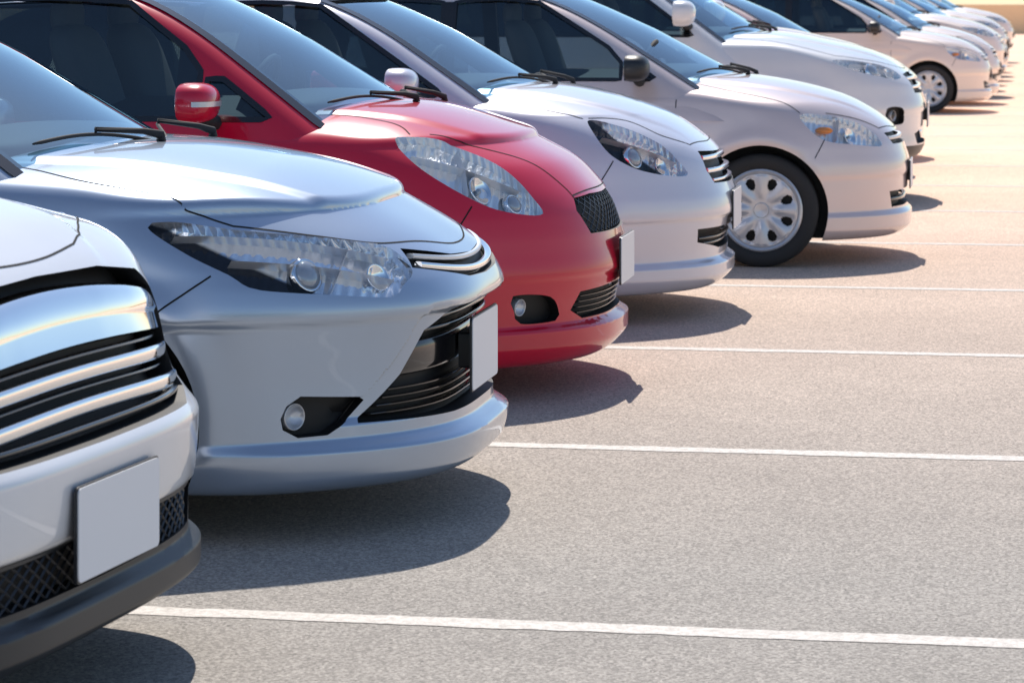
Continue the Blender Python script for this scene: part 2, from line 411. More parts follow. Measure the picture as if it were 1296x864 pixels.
    # headlights
    for s in (-1,1):
        V,F,n,d=hp; V=[v+k*.0015 for v,k in zip(V,n)]
        if s>0: V,F=mir(V,F)
        hl=emit('headlight',V,F,M_CLEAR)
        for (c,rr,kind) in T['lamps']:
            c=Vector(c); h=bv.find_nearest(c); dd=hp[3]; base=h[0]+dd*.026
            if kind=='bowl':
                ax=(-dd+Vector((.5,0,0))).normalized(); q=Vector((0,1,0)).rotation_difference(-ax)
                V,F=lathe([(.001,.45*rr),(rr*.3,.4*rr),(rr*.6,.28*rr),(rr*.85,.12*rr),(rr,-.0),(rr*1.06,0),(rr*1.06,.1*rr)],28)
                V=[q@v+base for v in V]; B=ell((0,0,0),(rr*.2,)*3,1,12,8); V2=[q@Vector((v.x,v.y+.25*rr,v.z))+base for v in B[0]]
                V,F,I=joinm([(V,F,0),(V2,B[1],1)]); mm=[M_CHROME,M_LENS]; nm='reflector'
            elif kind=='proj':
                ax=(-dd+Vector((.5,0,0))).normalized(); q=Vector((0,1,0)).rotation_difference(-ax)
                V,F=lathe([(rr*.98,.0),(rr*1.12,-.003),(rr*1.2,.0),(rr*1.25,.02)],28); V=[q@v+base for v in V]
                B=ell((0,0,0),(rr,rr*.5,rr),1,20,12); V2=[q@v+base for v in B[0]]; V,F,I=joinm([(V,F,0),(V2,B[1],1)]); mm=[M_CHROME,M_LENS]; nm='projector_lens'
            else:
                B=ell(base,(rr*1.4,rr*.8,rr*.6),1,12,8); V,F,I=B[0],B[1],[0]*len(B[1]); mm=[M_AMB]; nm='indicator_bulb'
            if s>0: V,F=mir(V,F)
            emit(nm,V,F,mm,I,hl)
        if 'vane' in T:
            for (p0,p1) in T['vane']:
                P0=bv.find_nearest(Vector(p0))[0]; P1=bv.find_nearest(Vector(p1))[0]; dd=hp[3]
                V=[];F=[]
                for i in range(9):
                    q=bv.find_nearest(P0.lerp(P1,i/8))[0]; V+=[q+dd*.006,q+dd*.05]
                    if i: F.append([2*i-2,2*i-1,2*i+1,2*i])
                if s>0: V,F=mir(V,F)
                emit('lamp_divider',V,F,M_SATIN,None,hl)
    sl=[]
    for (y0,y1,zf,h,ins,dep,mi) in T['slats']: sl.append((*slat(bv,y0,y1,zf,h,ins,dep),mi))
    if 'lattice' in T:
        V,F,I=lattice(bv,*T['lattice']); sl.append((V,F,3))
    if sl:
        V,F,I=joinm(sl); emit('grille',V,F,[M_BLKGL,M_CHROME,M_SATIN,M_PLAST],I,sharp=50)
    for s in (-1,1):
        if 'fog' in T:
            c=Vector(T['fog'][0]); r=T['fog'][1]; h=bv.find_nearest(c); base=h[0]-h[1]*.03; q=Vector((0,-1,0)).rotation_difference((h[1]+Vector((.6,0,0))).normalized())
            V,F=lathe([(r*1.12,.03),(r*1.12,0),(r*1.05,-.004),(r,.0),(r*.6,.012),(.001,.016)],24); V=[q@v+base for v in V]
            V2,F2=lathe([(r,-.002),(r*.6,-.01),(.001,-.013)],24); V2=[q@v+base for v in V2]
            if s>0: V,F=mir(V,F); V2,F2=mir(V2,F2)
            o=emit('fog_lamp',V,F,M_SATIN); emit('lamp_lens',V2,F2,M_CLEAR,None,o)
    # plate
    px,pz,pw,ph=T['plate']; pts=[]
    for cy,cz_,a0 in ((1,1,0),(-1,1,90),(-1,-1,180),(1,-1,270)):
        for k in range(5):
            a=math.radians(a0+k*22.5); pts.append((cy*(pw/2-.012)+.012*math.cos(a),cz_*(ph/2-.012)+.012*math.sin(a)))
    n=len(pts); tl=T.get('ptilt',0)
    V=[Vector((px-tl*z,y,pz+z)) for y,z in pts]+[Vector((px-.004-tl*z,y,pz+z)) for y,z in pts]; F=[list(range(n)),[n+i for i in range(n)][::-1]]+[[i,n+i,n+(i+1)%n,(i+1)%n] for i in range(n)]
    V2=[Vector((px-.003-tl*z,y*1.02,pz+z*1.035)) for y,z in pts]+[Vector((px-.009-tl*z,y*1.02,pz+z*1.035)) for y,z in pts]
    V3=[Vector((px-.008-tl*z,y*.5,pz+z*.5)) for y,z in pts]+[Vector((px-.06-tl*z,y*.5,pz+z*.5)) for y,z in pts]
    o=emit('license_plate',V,F,M_PLATE,sharp=40); A_=joinm([(V2,F),(V3,F)]); emit('plate_frame',A_[0],A_[1],M_PLAST,None,o,sharp=40)
    # cabin shell with real window openings
    cx,cz,cs,cA=T['ws']; belt=T['belt']
    xs=np.linspace(T['rw'][0]-.05,cx+.3,int(110*lo)); zs=np.linspace(belt-.2,1.55+T.get('up',0),int(44*lo)); ys=np.linspace(-.75,.75,int(64*lo))
    sp_=(T['rw'][0]+.9,cx-.9)
    Q,Fc=box_surface(cabin_field(T),xs,ys,zs,sp_,belt+.1); cb=bvh_of(Q,Fc)
    Q2,Fc2=box_surface(cabin_field(T,.035),xs[::2],ys[::2],zs[::2],sp_,belt+.1); nq=len(Q)
    shell=mkmesh('roof',np.concatenate([Q,Q2]),Fc+[[i+nq for i in f[::-1]] for f in Fc2],[PM,M_INT],[0]*len(Fc)+[1]*len(Fc2))
    def sheet(z0,z1,dirx,edge,nu=28,nv=16):
        V=[];F=[]
        for j in range(nv+1):
            z=z0+(z1-z0)*j/nv; hw=T['wc']-(z-belt)*.36-edge
            for i in range(nu+1):
                y=-hw+2*hw*i/nu; r=cb.ray_cast(Vector((1.0 if dirx<0 else -L-1,y,z-.012*abs(y/hw)**4)),Vector((dirx,0,0)))
                if r[0] is None: r=cb.find_nearest(Vector((cx,y,z)))
                V.append(r[0].copy())
        for j in range(nv):
            for i in range(nu):
                a=j*(nu+1)+i; f=[a,a+1,a+nu+2,a+nu+1]; F.append(f if dirx<0 else f[::-1])
        n2=[Vector() for _ in V]
        for f in F:
            nn=(V[f[1]]-V[f[0]]).cross(V[f[3]]-V[f[0]])
            for i in f: n2[i]+=nn
        return V,F,[n.normalized() for n in n2]
    zt=T['wtop']; wg=[]; glz=[]
    W=sheet(cz-.05,zt,-1,.075); R_=sheet(belt+.12,zt-.03,1,.12,20,10)
    V,F=prism(W[0],W[1],Vector((-.65,0,-.75)).normalized(),.10); wg.append([(V,F,1)]); glz.append(('windscreen',W[0],W[1],W[2],M_WIND,.045))
    V,F=prism(R_[0],R_[1],Vector((.9,0,-.4)).normalized(),.10); wg.append([(V,F,1)]); glz.append(('rear_window',R_[0],R_[1],R_[2],M_GLASS,.03))
    yb=lambda z:-(T['wc']-(z-belt)*.36)
    xa=lambda z:cx-(z-cz)/cs-cA*(abs(yb(z))/.7)**2
    rx,rz,rs=T['rw']; xrr=lambda z:rx+(z-rz)/rs+.12+.06
    zl=T.get('wlow',belt+.03); ztop=T['stop']
    def wpoly(x0f,x1f,zl=zl):
        zz=np.linspace(zl,ztop,6); xm=np.linspace(0,1,5)
        A_=[(x0f(z),yb(z),z) for z in zz]; B_=[(x1f(z),yb(z),z) for z in zz]
        top=[(A_[-1][0]*(1-t)+B_[-1][0]*t,yb(ztop),ztop+T.get('tb',.015)*math.sin(math.pi*t)) for t in xm[1:-1]]
        return A_+top+B_[::-1]
    xq=T.get('quarter'); b1=T['bp']; segs=[]; ap=T.get('ap',.10)
    if xq:
        zc_=np.linspace(zl,ztop,60); zx=[z for z in zc_ if xa(z)-ap>xq+.02]; zqe=zx[-1] if zx else T['qtop']
        segs+= [(None,None,min(T['qtop'],zqe)),(lambda z:min(xq-.02,xa(z)-ap),lambda z:b1+.02,None)]
    else: segs+=[(lambda z:xa(z)-ap,lambda z:b1+.02,None)]
    segs+=[(lambda z:b1-.06,lambda z:xrr(z)+T.get('cq',.25),None)]
    for (fa,fb,qt) in segs:
        if qt: pl=[(xa(z)-ap,yb(z),z) for z in np.linspace(zl,qt-.012,5)]+[(xq+.02,yb(qt),qt-.012),(xq+.02,yb(zl),zl)]
        else: pl=wpoly(fa,fb)
        P=patch(cb,pl,(0,1,0),.05,False)
        V,F=prism(P[0],P[1],P[3],.09); wg.append([(V,F,1),(*mir(V,F),1)])
        glz.append(('side_window',P[0],P[1],P[2],M_GLASS,.022)); m_=mir(P[0],P[1]); glz.append(('side_window',m_[0],m_[1],[Vector((k.x,-k.y,k.z)) for k in P[2]],M_GLASS,.022))
    me=boolean(shell,wg,[PM,M_INT]); me.transform(Matrix.Translation(off)); me.shade_smooth(); me.set_sharp_from_angle(angle=math.radians(35)); me.name='roof'
    o=bpy.data.objects.new('roof',me); COL.objects.link(o); o.parent=root
    for (nm,V,F,n2,gm,tw) in glz:
        go=emit(nm,[v-k*.010 for v,k in zip(V,n2)],F,gm); W_,G_=edge_ribbon(V,F,n2,tw,.0015)
        if G_: emit('window_trim',W_,G_,M_BLKGL,None,go)
        if nm=='windscreen':
            W_,G_=edge_ribbon(V,F,n2,-.05,-.012); emit('screen_border',W_,G_,M_BLKGL,None,go)
    V,F=ribbon(cb,[(b1-.02,yb(zl),zl-.01),(b1-.02,yb(ztop),ztop+.01)],.085,.003); emit('door_pillar',V,F,M_BLKGL); V,F=mir(V,F); emit('door_pillar',V,F,M_BLKGL)
    # interior
    fz=float(spl(T['hood'])(cx-1))-.05
    for (sx,sy) in ((cx-1.12,-.34),(cx-1.12,.34),(cx-1.95,-.34),(cx-1.95,.34)):
        B1=ell((sx,sy,fz+.13),(.07,.22,.20),.6); V1=[Vector((v.x-(v.z-fz)*.35,v.y,v.z)) for v in B1[0]]
        B2=ell((sx-.13,sy,fz+.36),(.045,.12,.07),.7); V,F,I=joinm([(V1,B1[1]),(B2[0],B2[1])]); emit('seat',V,F,M_SEAT)
    st=[Vector((cx-.52+math.sin(a)*.07,-.36+math.cos(a)*.17,fz+.06+math.sin(a)*.15)) for a in np.linspace(0,2*math.pi,25)]
    V,F=tube(st,.014); B=ell((cx-.51,-.36,fz+.06),(.03,.07,.05),.8); V,F,I=joinm([(V,F),(B[0],B[1])]); emit('steering_wheel',V,F,M_RUB)
    B=ell((cx-.38,0,fz+.02),(.22,.62,.06),.7); emit('dashboard',B[0],B[1],M_INT)
    # cowl
    hz=float(spl(T['hood'])(cx))
    pl=[(cx+.10,0,hz),(cx+.07,-.3,hz),(cx-.01,-.52,hz-.03),(cx-.11,-.66,hz-.06),(cx-.34,-.68,hz-.06),(cx-.3,-.4,hz),(cx-.2,0,hz)]
    pl=pl+[(x,-y,z) for x,y,z in reversed(pl[1:-1])]
    V,F,n,d=patch(bv,pl,(0,0,-1),.04,True); emit('cowl_panel',[v+k*.003 for v,k in zip(V,n)],F,M_DARK)
    # wipers
    for (ya,yb_,yp) in ((-.56,-.04,-.12),(.04,.50,.42)):
        bl=[]
        for i in range(17):
            t=i/16; y=ya+(yb_-ya)*t; z=cz+.0+.025*math.sin(math.pi*t)+.02*(t if ya>-.3 else 1-t); r=cb.ray_cast(Vector((1,y,z)),Vector((-1,0,0)))
            if r[0]: bl.append(r[0]+Vector((.5,0,.85))*.009)
        V,F=tube(bl,[.003]+[.006]*(len(bl)-2)+[.003],6); mid=bl[len(bl)//2]
        piv=bv.ray_cast(Vector((cx+.03,yp,2)),Vector((0,0,-1)))[0]
        V2,F2=tube([piv,piv+Vector((0,0,.018)),piv.lerp(mid,.3)+Vector((.005,0,.022)),mid+Vector((0,0,.014)),mid],[.016,.013,.009,.007,.005])
        V,F,I=joinm([(V,F),(V2,F2)]); emit('wiper',V,F,M_RUB)
    # mirrors
    mx,my,mz=T['mirror']; ms=T.get('msz',(.085,.115,.07))
    for s in (-1,1):
        yy=my*s
        B=ell((mx,yy,mz),ms,.75); V=[Vector((max(v.x,mx-ms[0]*.45),v.y,v.z)) for v in B[0]]
        o=emit('mirror',V,B[1],T.get('mmat',PM),sharp=40)
        G=ell((mx-ms[0]*.45-.002,yy,mz),(.003,ms[1]*.85,ms[2]*.82),.7); emit('mirror_glass',G[0],G[1],M_CHROME,None,o)
        St=tube([(mx,(my-.08)*s,mz-.04),(mx+.01,(my-.17)*s,mz-.075),(mx+.02,(my-.27)*s,mz-.09)],[.03,.028,.035]); emit('mirror_stem',St[0],St[1],T.get('mstem',M_RUB),None,o)
        if T.get('mind'):
            V=[];F=[]
            for i in range(15):
                a=math.radians(-80+i*8.5); ca=abs(math.cos(a))**.75; sa_=math.copysign(abs(math.sin(a))**.75,math.sin(a))
                x=mx+(ms[0]+.003)*ca; y=my+(ms[1]+.003)*-sa_*1.0
                V+=[Vector((x,y*s,mz-.012)),Vector((x,y*s,mz+.006))]
                if i: F.append([2*i-2,2*i,2*i+1,2*i-1])
            emit('mirror_indicator',V,F,M_SATIN,None,o)
    for s in (-1,1):
        for xx in (b1+.18,b1-.72):
            h=bv.ray_cast(Vector((xx,-2,.82)),Vector((0,1,0)))[0]; B=ell((xx,(abs(h.y)+.012)*s,.82),(.085,.016,.014),.8); emit('door_handle',B[0],B[1],PM)
    for s in (-1,1):
        P=patch(bv,[(-L+.05,-w+.12,.78),(-L+.3,-w,.86),(-L+.28,-w,.95),(-L+.1,-w+.2,.96)],Vector((.7,.7,0)),.04,True); V,F,n,d=P; V=[v+k*.006 for v,k in zip(V,n)]
        if s>0: V,F=mir(V,F)
        emit('tail_lamp',V,F,M_RED)
    # wheels
    r=T['r']; R=r*T.get('rimf',.74)
    tp=[(R*.97,-.075),(R*1.04,-.09),(r*.86,-.098),(r*.95,-.092),(r*.985,-.082),(r,-.068),(r,-.02),(r*.985,-.014),(r,-.008),(r,.06),(r*.97,.085),(r*.8,.095),(R,.08)]
    tyV,tyF=lathe(tp,56); rv,rf,ri=rim_mesh(R*.98,T.get('nsp',8),T.get('rk','spoke'))
    hv,hf=lathe([(.001,-.03),(R*.98,-.03),(R*.99,.08),(.001,.08)],40)
    for s in (-1,1):
        for xw in (T['fw'],T['fw']-T['wb']):
            cc=Vector((xw,s*(w-.125),r))
            def pl_(V,F):
                if s<0: return [v+cc for v in V],F
                return [Vector((v.x,-v.y,v.z))+cc for v in V],[f[::-1] for f in F]
            V,F=pl_(hv,hf); wh=emit('wheel',V,F,M_DARK,sharp=40)
            V,F=pl_(tyV,tyF); emit('tyre',V,F,M_RUB,None,wh,sharp=50)
            V,F=pl_(rv,rf); emit('rim',V,F,T.get('rimm',M_SATIN),None,wh,sharp=40)
    return root
P_SILV=paint('silver_paint',(.40,.48,.60),.65,.28); P_WHITE=paint('white_paint',(.80,.80,.82),.0,.3); P_RED=paint('red_paint',(.66,.003,.035),.0,.3,0,1.5,.3)
P_PEARL=paint('pearl_white_paint',(.72,.71,.78),.25,.3); P_SILV_HAZE=paint('silver_paint_haze_tint',(.80,.66,.63),.3,.3); P_WHITE_HAZE=paint('white_paint_haze_tint',(.97,.80,.69),.05,.35,.04)  # warm haze glow mixed into the pale silver and far white base colours
C={}
C['sedan']=dict(L=4.4,w=.85,fw=-1.03,wb=2.5,r=.31,A=.55,p=3.2,crown=.06,crown2=.06,zb=.13,zt=1.02,xn=-1.375,yc=7.95,kf=.07,kt=.025,ridge=.012,shelf=.016,shelfz=.565,hous=H_SED,
 surround=dict(h=.022,z0=.30,z1=.60,y=[(.28,.70),(.30,.685),(.42,.565),(.53,.49),(.6,.455),(.65,.44)]),
 nose=[(.08,-.16),(.13,-.09),(.17,-.05),(.235,-.037),(.27,-.082),(.4,-.085),(.5,-.078),(.6,-.065),(.66,-.08),(.7,-.11),(.76,-.19),(.85,-.35)],
 hood=[(-.1,.735),(-.2,.80),(-.41,.885),(-.66,.955),(-1.05,1.01),(-1.4,1.02),(-3.6,1.04),(-3.9,1.06),(-4.3,1.02),(-4.4,1.0)],side=SIDE,rear=REAR,
 belt=.97,wc=.77,ws=(-1.02,1.0,.56,.26),rw=(-3.95,1.05,.6),roof=[(-1.6,1.38),(-2.0,1.45),(-2.4,1.475),(-2.9,1.465),(-3.3,1.42),(-3.6,1.33)],wtop=1.40,stop=1.36,bp=-2.3,paint=P_SILV,cq=.45,
 head=[(-.825,-.80,.818),(-.773,-.775,.833),(-.608,-.716,.816),(-.423,-.60,.791),(-.28,-.472,.763),(-.231,-.45,.738),(-.183,-.469,.692),(-.198,-.533,.658),(-.219,-.574,.632),(-.34,-.681,.645),(-.526,-.785,.661),(-.606,-.80,.698),(-.72,-.809,.752)],
 lamps=[((-.42,-.68,.70),.040,'proj'),((-.26,-.55,.685),.036,'bowl')],vane=[((-.33,-.56,.775),(-.36,-.69,.65)),((-.75,-.79,.80),(-.24,-.50,.735)),((-.60,-.78,.74),(-.22,-.54,.675))],
 pockets=[dict(pts=[(0,.705),(.2,.715),(.42,.748),(.46,.70),(.2,.655),(0,.648)],dep=.03),
          dict(pts=[(0,.585),(.305,.582),(.434,.53),(.506,.42),(.63,.305),(.3,.295),(0,.295)],dep=.06),
          dict(front=False,pts=[(-.463,-.767,.301),(-.469,-.769,.33),(-.455,-.761,.362),(-.42,-.742,.386),(-.28,-.642,.374),(-.265,-.63,.362),(-.31,-.67,.31),(-.345,-.715,.28),(-.42,-.755,.278)],dep=.05)],
 fog=((-.425,-.75,.330),.032),
 slats=[(-.42,.42,lambda y:.668+.035*(y/.42)**2,.020,-.002,.02,1),(-.41,.41,lambda y:.698+.03*(y/.42)**2,.014,-.001,.02,2)]+
   [(-.6+.8*(z-.28),.6-.8*(z-.28),(lambda z:lambda y:z)(z),.007,.020,.025,0) for z in (.32,.34,.36,.38)]+[(-.38,.38,lambda y:.56,.014,.01,.03,0),(-.42,.42,lambda y:.53,.012,.01,.03,0),(-.5,.5,lambda y:.455,.09,.03,.03,0)],
 plate=(-.070,.435,.39,.20),
 gaps=[[(-1.3,-.62,.97),(-1.182,-.66,.955),(-.996,-.73,.92),(-.731,-.735,.864),(-.616,-.71,.824)],[(-.616,-.71,.824),(-.425,-.6,.795),(-.28,-.47,.766),(-.2,-.30,.765)],[(-.647,-.81,.70),(-.73,-.83,.64),(-.805,-.85,.584)]],
 cgaps=[[(-.2,-.30,.765),(-.14,-.1,.755),(-.14,.1,.755),(-.2,.30,.765)]],mirror=(-1.92,.98,1.03))
C['red']=dict(L=3.8,w=.85,fw=-.78,wb=2.46,r=.30,A=.5,p=2.7,crown=.08,crown2=.08,zb=.12,zt=1.02,xn=-1.38,yc=10.5,ridge=.010,shelf=.014,shelfz=.42,kf=.09,kt=.03,
 nose=[(.08,-.14),(.15,-.04),(.2,-.005),(.245,-.005),(.27,-.04),(.42,-.014),(.53,-.02),(.64,-.05),(.7,-.085),(.76,-.135),(.82,-.2),(.9,-.35)],
 hood=[(-.08,.77),(-.15,.82),(-.23,.865),(-.45,.945),(-.78,1.03),(-1.0,1.05),(-3.8,1.02)],side=SIDE,rear=REAR,
 belt=.97,wc=.77,ws=(-.8,1.02,.60,.27),rw=(-3.78,.95,3),roof=[(-1.3,1.38),(-1.7,1.49),(-2.1,1.53),(-2.6,1.52),(-3.2,1.46),(-3.6,1.38)],wtop=1.45,stop=1.40,bp=-2.35,quarter=-1.42,qtop=1.14,ap=.09,paint=P_RED,hous=H_LIGHT,
 head=[(-.729,-.72,.916),(-.673,-.68,.926),(-.573,-.61,.907),(-.438,-.57,.855),(-.325,-.56,.786),(-.256,-.56,.716),(-.219,-.56,.661),(-.285,-.63,.66),(-.385,-.71,.692),(-.515,-.76,.755),(-.639,-.77,.832)],
 lamps=[((-.42,-.67,.755),.05,'bowl'),((-.31,-.61,.705),.032,'proj')],vane=[((-.66,-.74,.86),(-.30,-.58,.74)),((-.52,-.60,.88),(-.46,-.73,.73))],
 pockets=[dict(pts=[(0,.705),(.22,.71),(.37,.703),(.40,.66),(.36,.575),(0,.57)],dep=.045,m=1),
          dict(pts=[(0,.385),(.2,.385),(.44,.375),(.47,.31),(.40,.275),(0,.275)],dep=.05),
          dict(front=False,smooth=True,pts=[(-.297,-.70,.38),(-.182,-.58,.368),(-.155,-.53,.30),(-.16,-.55,.28),(-.266,-.67,.28),(-.291,-.69,.324)],dep=.05)],
 fog=((-.26,-.66,.325),.028),lattice=(-.37,.37,.578,.70,.052,.010),
 slats=[(-.41,.41,(lambda z:lambda y:z)(z),.006,.014,.02,0) for z in (.295,.315,.335,.355)],
 plate=(.010,.46,.36,.17),
 gaps=[[(-1.1,-.60,1.0),(-.921,-.58,1.005),(-.75,-.60,.965),(-.68,-.67,.932)],[(-.62,-.62,.93),(-.43,-.5,.885),(-.30,-.42,.835),(-.17,-.38,.755),(-.13,-.37,.71)],[(-.45,-.74,.69),(-.50,-.80,.6)]],
 cgaps=[[(-.13,-.37,.722),(-.105,-.1,.722),(-.105,.1,.722),(-.13,.37,.722)]],mirror=(-1.38,.97,1.06),mind=True)
C['white']=dict(L=4.1,w=.85,fw=-.8,wb=2.5,r=.30,A=.5,p=2.9,crown=.07,crown2=.07,zb=.13,zt=1.02,xn=-1.2,yc=12.95,shelf=.018,shelfz=.44,kf=.08,kt=.03,hous=H_WHT,
 nose=[(.08,-.16),(.14,-.06),(.2,-.01),(.24,-.01),(.27,-.045),(.42,-.014),(.53,-.005),(.62,-.03),(.7,-.06),(.76,-.1),(.82,-.17),(.9,-.3)],
 hood=[(-.06,.73),(-.15,.79),(-.29,.87),(-.58,.97),(-.84,1.02),(-1.1,1.04),(-4.1,1.03)],side=SIDE,rear=REAR,
 belt=.97,wc=.77,ws=(-.84,1.02,.56,.27),rw=(-4.0,.95,2),roof=[(-1.4,1.38),(-1.8,1.47),(-2.2,1.5),(-2.8,1.49),(-3.3,1.45),(-3.7,1.36)],wtop=1.42,stop=1.38,bp=-2.35,paint=P_PEARL,
 head=[(-.582,-.70,.88),(-.46,-.63,.861),(-.293,-.57,.79),(-.193,-.54,.703),(-.159,-.52,.643),(-.251,-.63,.649),(-.377,-.73,.688),(-.493,-.77,.764)],
 lamps=[((-.36,-.69,.74),.042,'proj'),((-.25,-.61,.70),.036,'bowl')],vane=[((-.50,-.74,.82),(-.20,-.55,.70))],
 pockets=[dict(pts=[(0,.728),(.2,.735),(.37,.742),(.38,.66),(.34,.60),(0,.59)],dep=.04),
          dict(pts=[(0,.40),(.27,.405),(.49,.405),(.47,.345),(.23,.305),(0,.30)],dep=.05)],
 slats=[(-.37,.37,(lambda z:lambda y:z)(z),.022,-.004,.025,1) for z in (.71,.655)]+[(-.34,.34,lambda y:.612,.014,-.002,.02,1),(-.45,.45,lambda y:.36,.012,.01,.02,0),(-.4,.4,lambda y:.335,.012,.01,.02,0)],
 plate=(.014,.47,.36,.17),
 gaps=[[(-1.1,-.64,.98),(-.9,-.70,.95),(-.72,-.72,.92),(-.6,-.7,.885)],[(-.58,-.68,.885),(-.43,-.55,.87),(-.29,-.5,.80),(-.18,-.38,.75)],[(-.45,-.78,.72),(-.52,-.83,.6)]],
 cgaps=[[(-.18,-.38,.752),(-.14,-.1,.757),(-.14,.1,.757),(-.18,.38,.752)]],mirror=(-1.36,.97,1.05))
C['fit']=dict(L=3.85,w=.84,fw=-.76,wb=2.45,r=.30,A=.5,p=2.9,crown=.07,crown2=.07,zb=.14,zt=1.02,xn=-.49,yc=15.8,ridge=.010,shelf=.010,shelfz=.46,kf=.09,kt=.03,
 nose=[(.08,-.16),(.14,-.06),(.2,0),(.26,0),(.29,-.025),(.42,-.02),(.53,-.02),(.62,-.04),(.7,-.08),(.76,-.13),(.82,-.2),(.9,-.3)],
 hood=[(-.05,.68),(-.12,.74),(-.22,.805),(-.41,.89),(-.7,.96),(-.95,.995),(-1.2,1.02),(-3.85,1.02)],side=SIDE,rear=REAR,
 belt=.96,wc=.77,ws=(-.92,.99,.53,.27),rw=(-3.83,.95,3),roof=[(-1.5,1.36),(-1.9,1.47),(-2.3,1.52),(-2.8,1.52),(-3.3,1.48),(-3.7,1.4)],wtop=1.44,stop=1.39,bp=-2.45,quarter=-1.5,qtop=1.14,paint=P_SILV_HAZE,hous=H_LIGHT,nsp=8,rk='cover',
 head=[(-.567,-.76,.792),(-.43,-.68,.805),(-.27,-.58,.775),(-.16,-.52,.715),(-.13,-.5,.64),(-.28,-.65,.645),(-.45,-.76,.675)],
 lamps=[((-.28,-.63,.70),.045,'bowl'),((-.42,-.72,.73),.034,'amb')],vane=[((-.35,-.63,.79),(-.36,-.72,.67))],
 pockets=[dict(pts=[(0,.70),(.2,.70),(.40,.695),(.36,.635),(0,.63)],dep=.04),
          dict(pts=[(0,.39),(.45,.385),(.42,.30),(0,.30)],dep=.05)],
 slats=[(-.38,.38,lambda y:.665,.02,-.002,.02,2),(-.43,.43,lambda y:.34,.02,.01,.02,0)],
 plate=(.002,.46,.34,.15),
 gaps=[[(-1.15,-.64,.96),(-.9,-.70,.93),(-.7,-.72,.87),(-.57,-.74,.80)],[(-.43,-.66,.81),(-.27,-.54,.785),(-.16,-.42,.72)],[(-.42,-.77,.68),(-.47,-.82,.58)]],
 cgaps=[[(-.16,-.42,.722),(-.10,-.1,.715),(-.10,.1,.715),(-.16,.42,.722)]],mirror=(-1.42,.95,1.05),mmat=M_PLAST)
C['suv']=dict(L=4.6,w=.91,fw=-.9,wb=2.65,r=.36,A=.3,p=4.0,crown=.05,crown2=.07,zb=.15,zt=1.14,xn=-1.68,yc=5.4,ridge=.012,yaw=-5.5,kt=.03,kf=.09,
 nose=[(.08,-.3),(.13,-.17),(.18,-.08),(.21,-.045),(.25,-.045),(.275,-.075),(.38,-.075),(.395,-.06),(.53,-.05),(.57,-.08),(.62,-.115),(.75,-.15),(.82,-.18),(.88,-.22),(.94,-.30),(1.02,-.45)],
 hood=[(-.18,.85),(-.27,.91),(-.36,.955),(-.5,.99),(-.7,1.03),(-1.1,1.10),(-4.6,1.15)],side=SIDE,rear=REAR,
 belt=1.07,wc=.83,ws=(-1.1,1.1,.6,.27),rw=(-4.5,1.1,2.5),roof=[(-1.6,1.5),(-2.0,1.62),(-2.5,1.68),(-3.3,1.68),(-4.,1.62),(-4.4,1.5)],wtop=1.58,stop=1.55,bp=-2.6,up=.15,paint=P_WHITE,plasticz=.385,
 head=[(-.75,-.84,.90),(-.6,-.80,.92),(-.47,-.72,.91),(-.39,-.67,.87),(-.34,-.67,.79),(-.42,-.75,.76),(-.6,-.84,.80)],
 lamps=[((-.5,-.78,.84),.05,'proj'),((-.4,-.72,.83),.045,'bowl')],
 pockets=[dict(pts=[(0,.872),(.3,.866),(.52,.84),(.62,.79),(.64,.66),(.60,.58),(.5,.556),(0,.553)],dep=.07,m=1),
          dict(pts=[(0,.374),(.3,.374),(.62,.372),(.56,.29),(0,.285)],dep=.05,m=1)],
 fog=((-.2,-.74,.48),.03),lattice=(-.56,.56,.289,.372,.045,.008),
 slats=[(-.63,.63,lambda y:.785-.045*(abs(y)/.64)**2,lambda y:.116-.03*(abs(y)/.64)**2,.004,.05,1),(-.635,.635,lambda y:.676-.02*(y/.64)**2,.032,.002,.022,1),(-.62,.62,lambda y:.614-.02*(y/.64)**2,.032,.002,.022,1),(-.62,.62,lambda y:.706-.02*(y/.64)**2,.008,.02,.02,0),(-.6,.6,lambda y:.644-.02*(y/.64)**2,.008,.02,.02,0),(-.58,.58,lambda y:.578,.012,.012,.02,0)],
 plate=(-.035,.40,.40,.18),
 gaps=[[(-1.3,-.66,1.03),(-1.0,-.72,1.0),(-.75,-.74,.96),(-.6,-.76,.925)],[(-.6,-.76,.925),(-.45,-.68,.915),(-.36,-.5,.905),(-.28,-.3,.895)],[(-.7,-.86,.80),(-.78,-.9,.7),(-.62,-.9,.5)]],
 cgaps=[[(-.28,-.3,.895),(-.25,-.1,.895),(-.25,.1,.895),(-.28,.3,.895)]],mirror=(-1.5,1.05,1.2),msz=(.1,.13,.09))
SIDE2=[(z+.10,d) for z,d in SIDE]
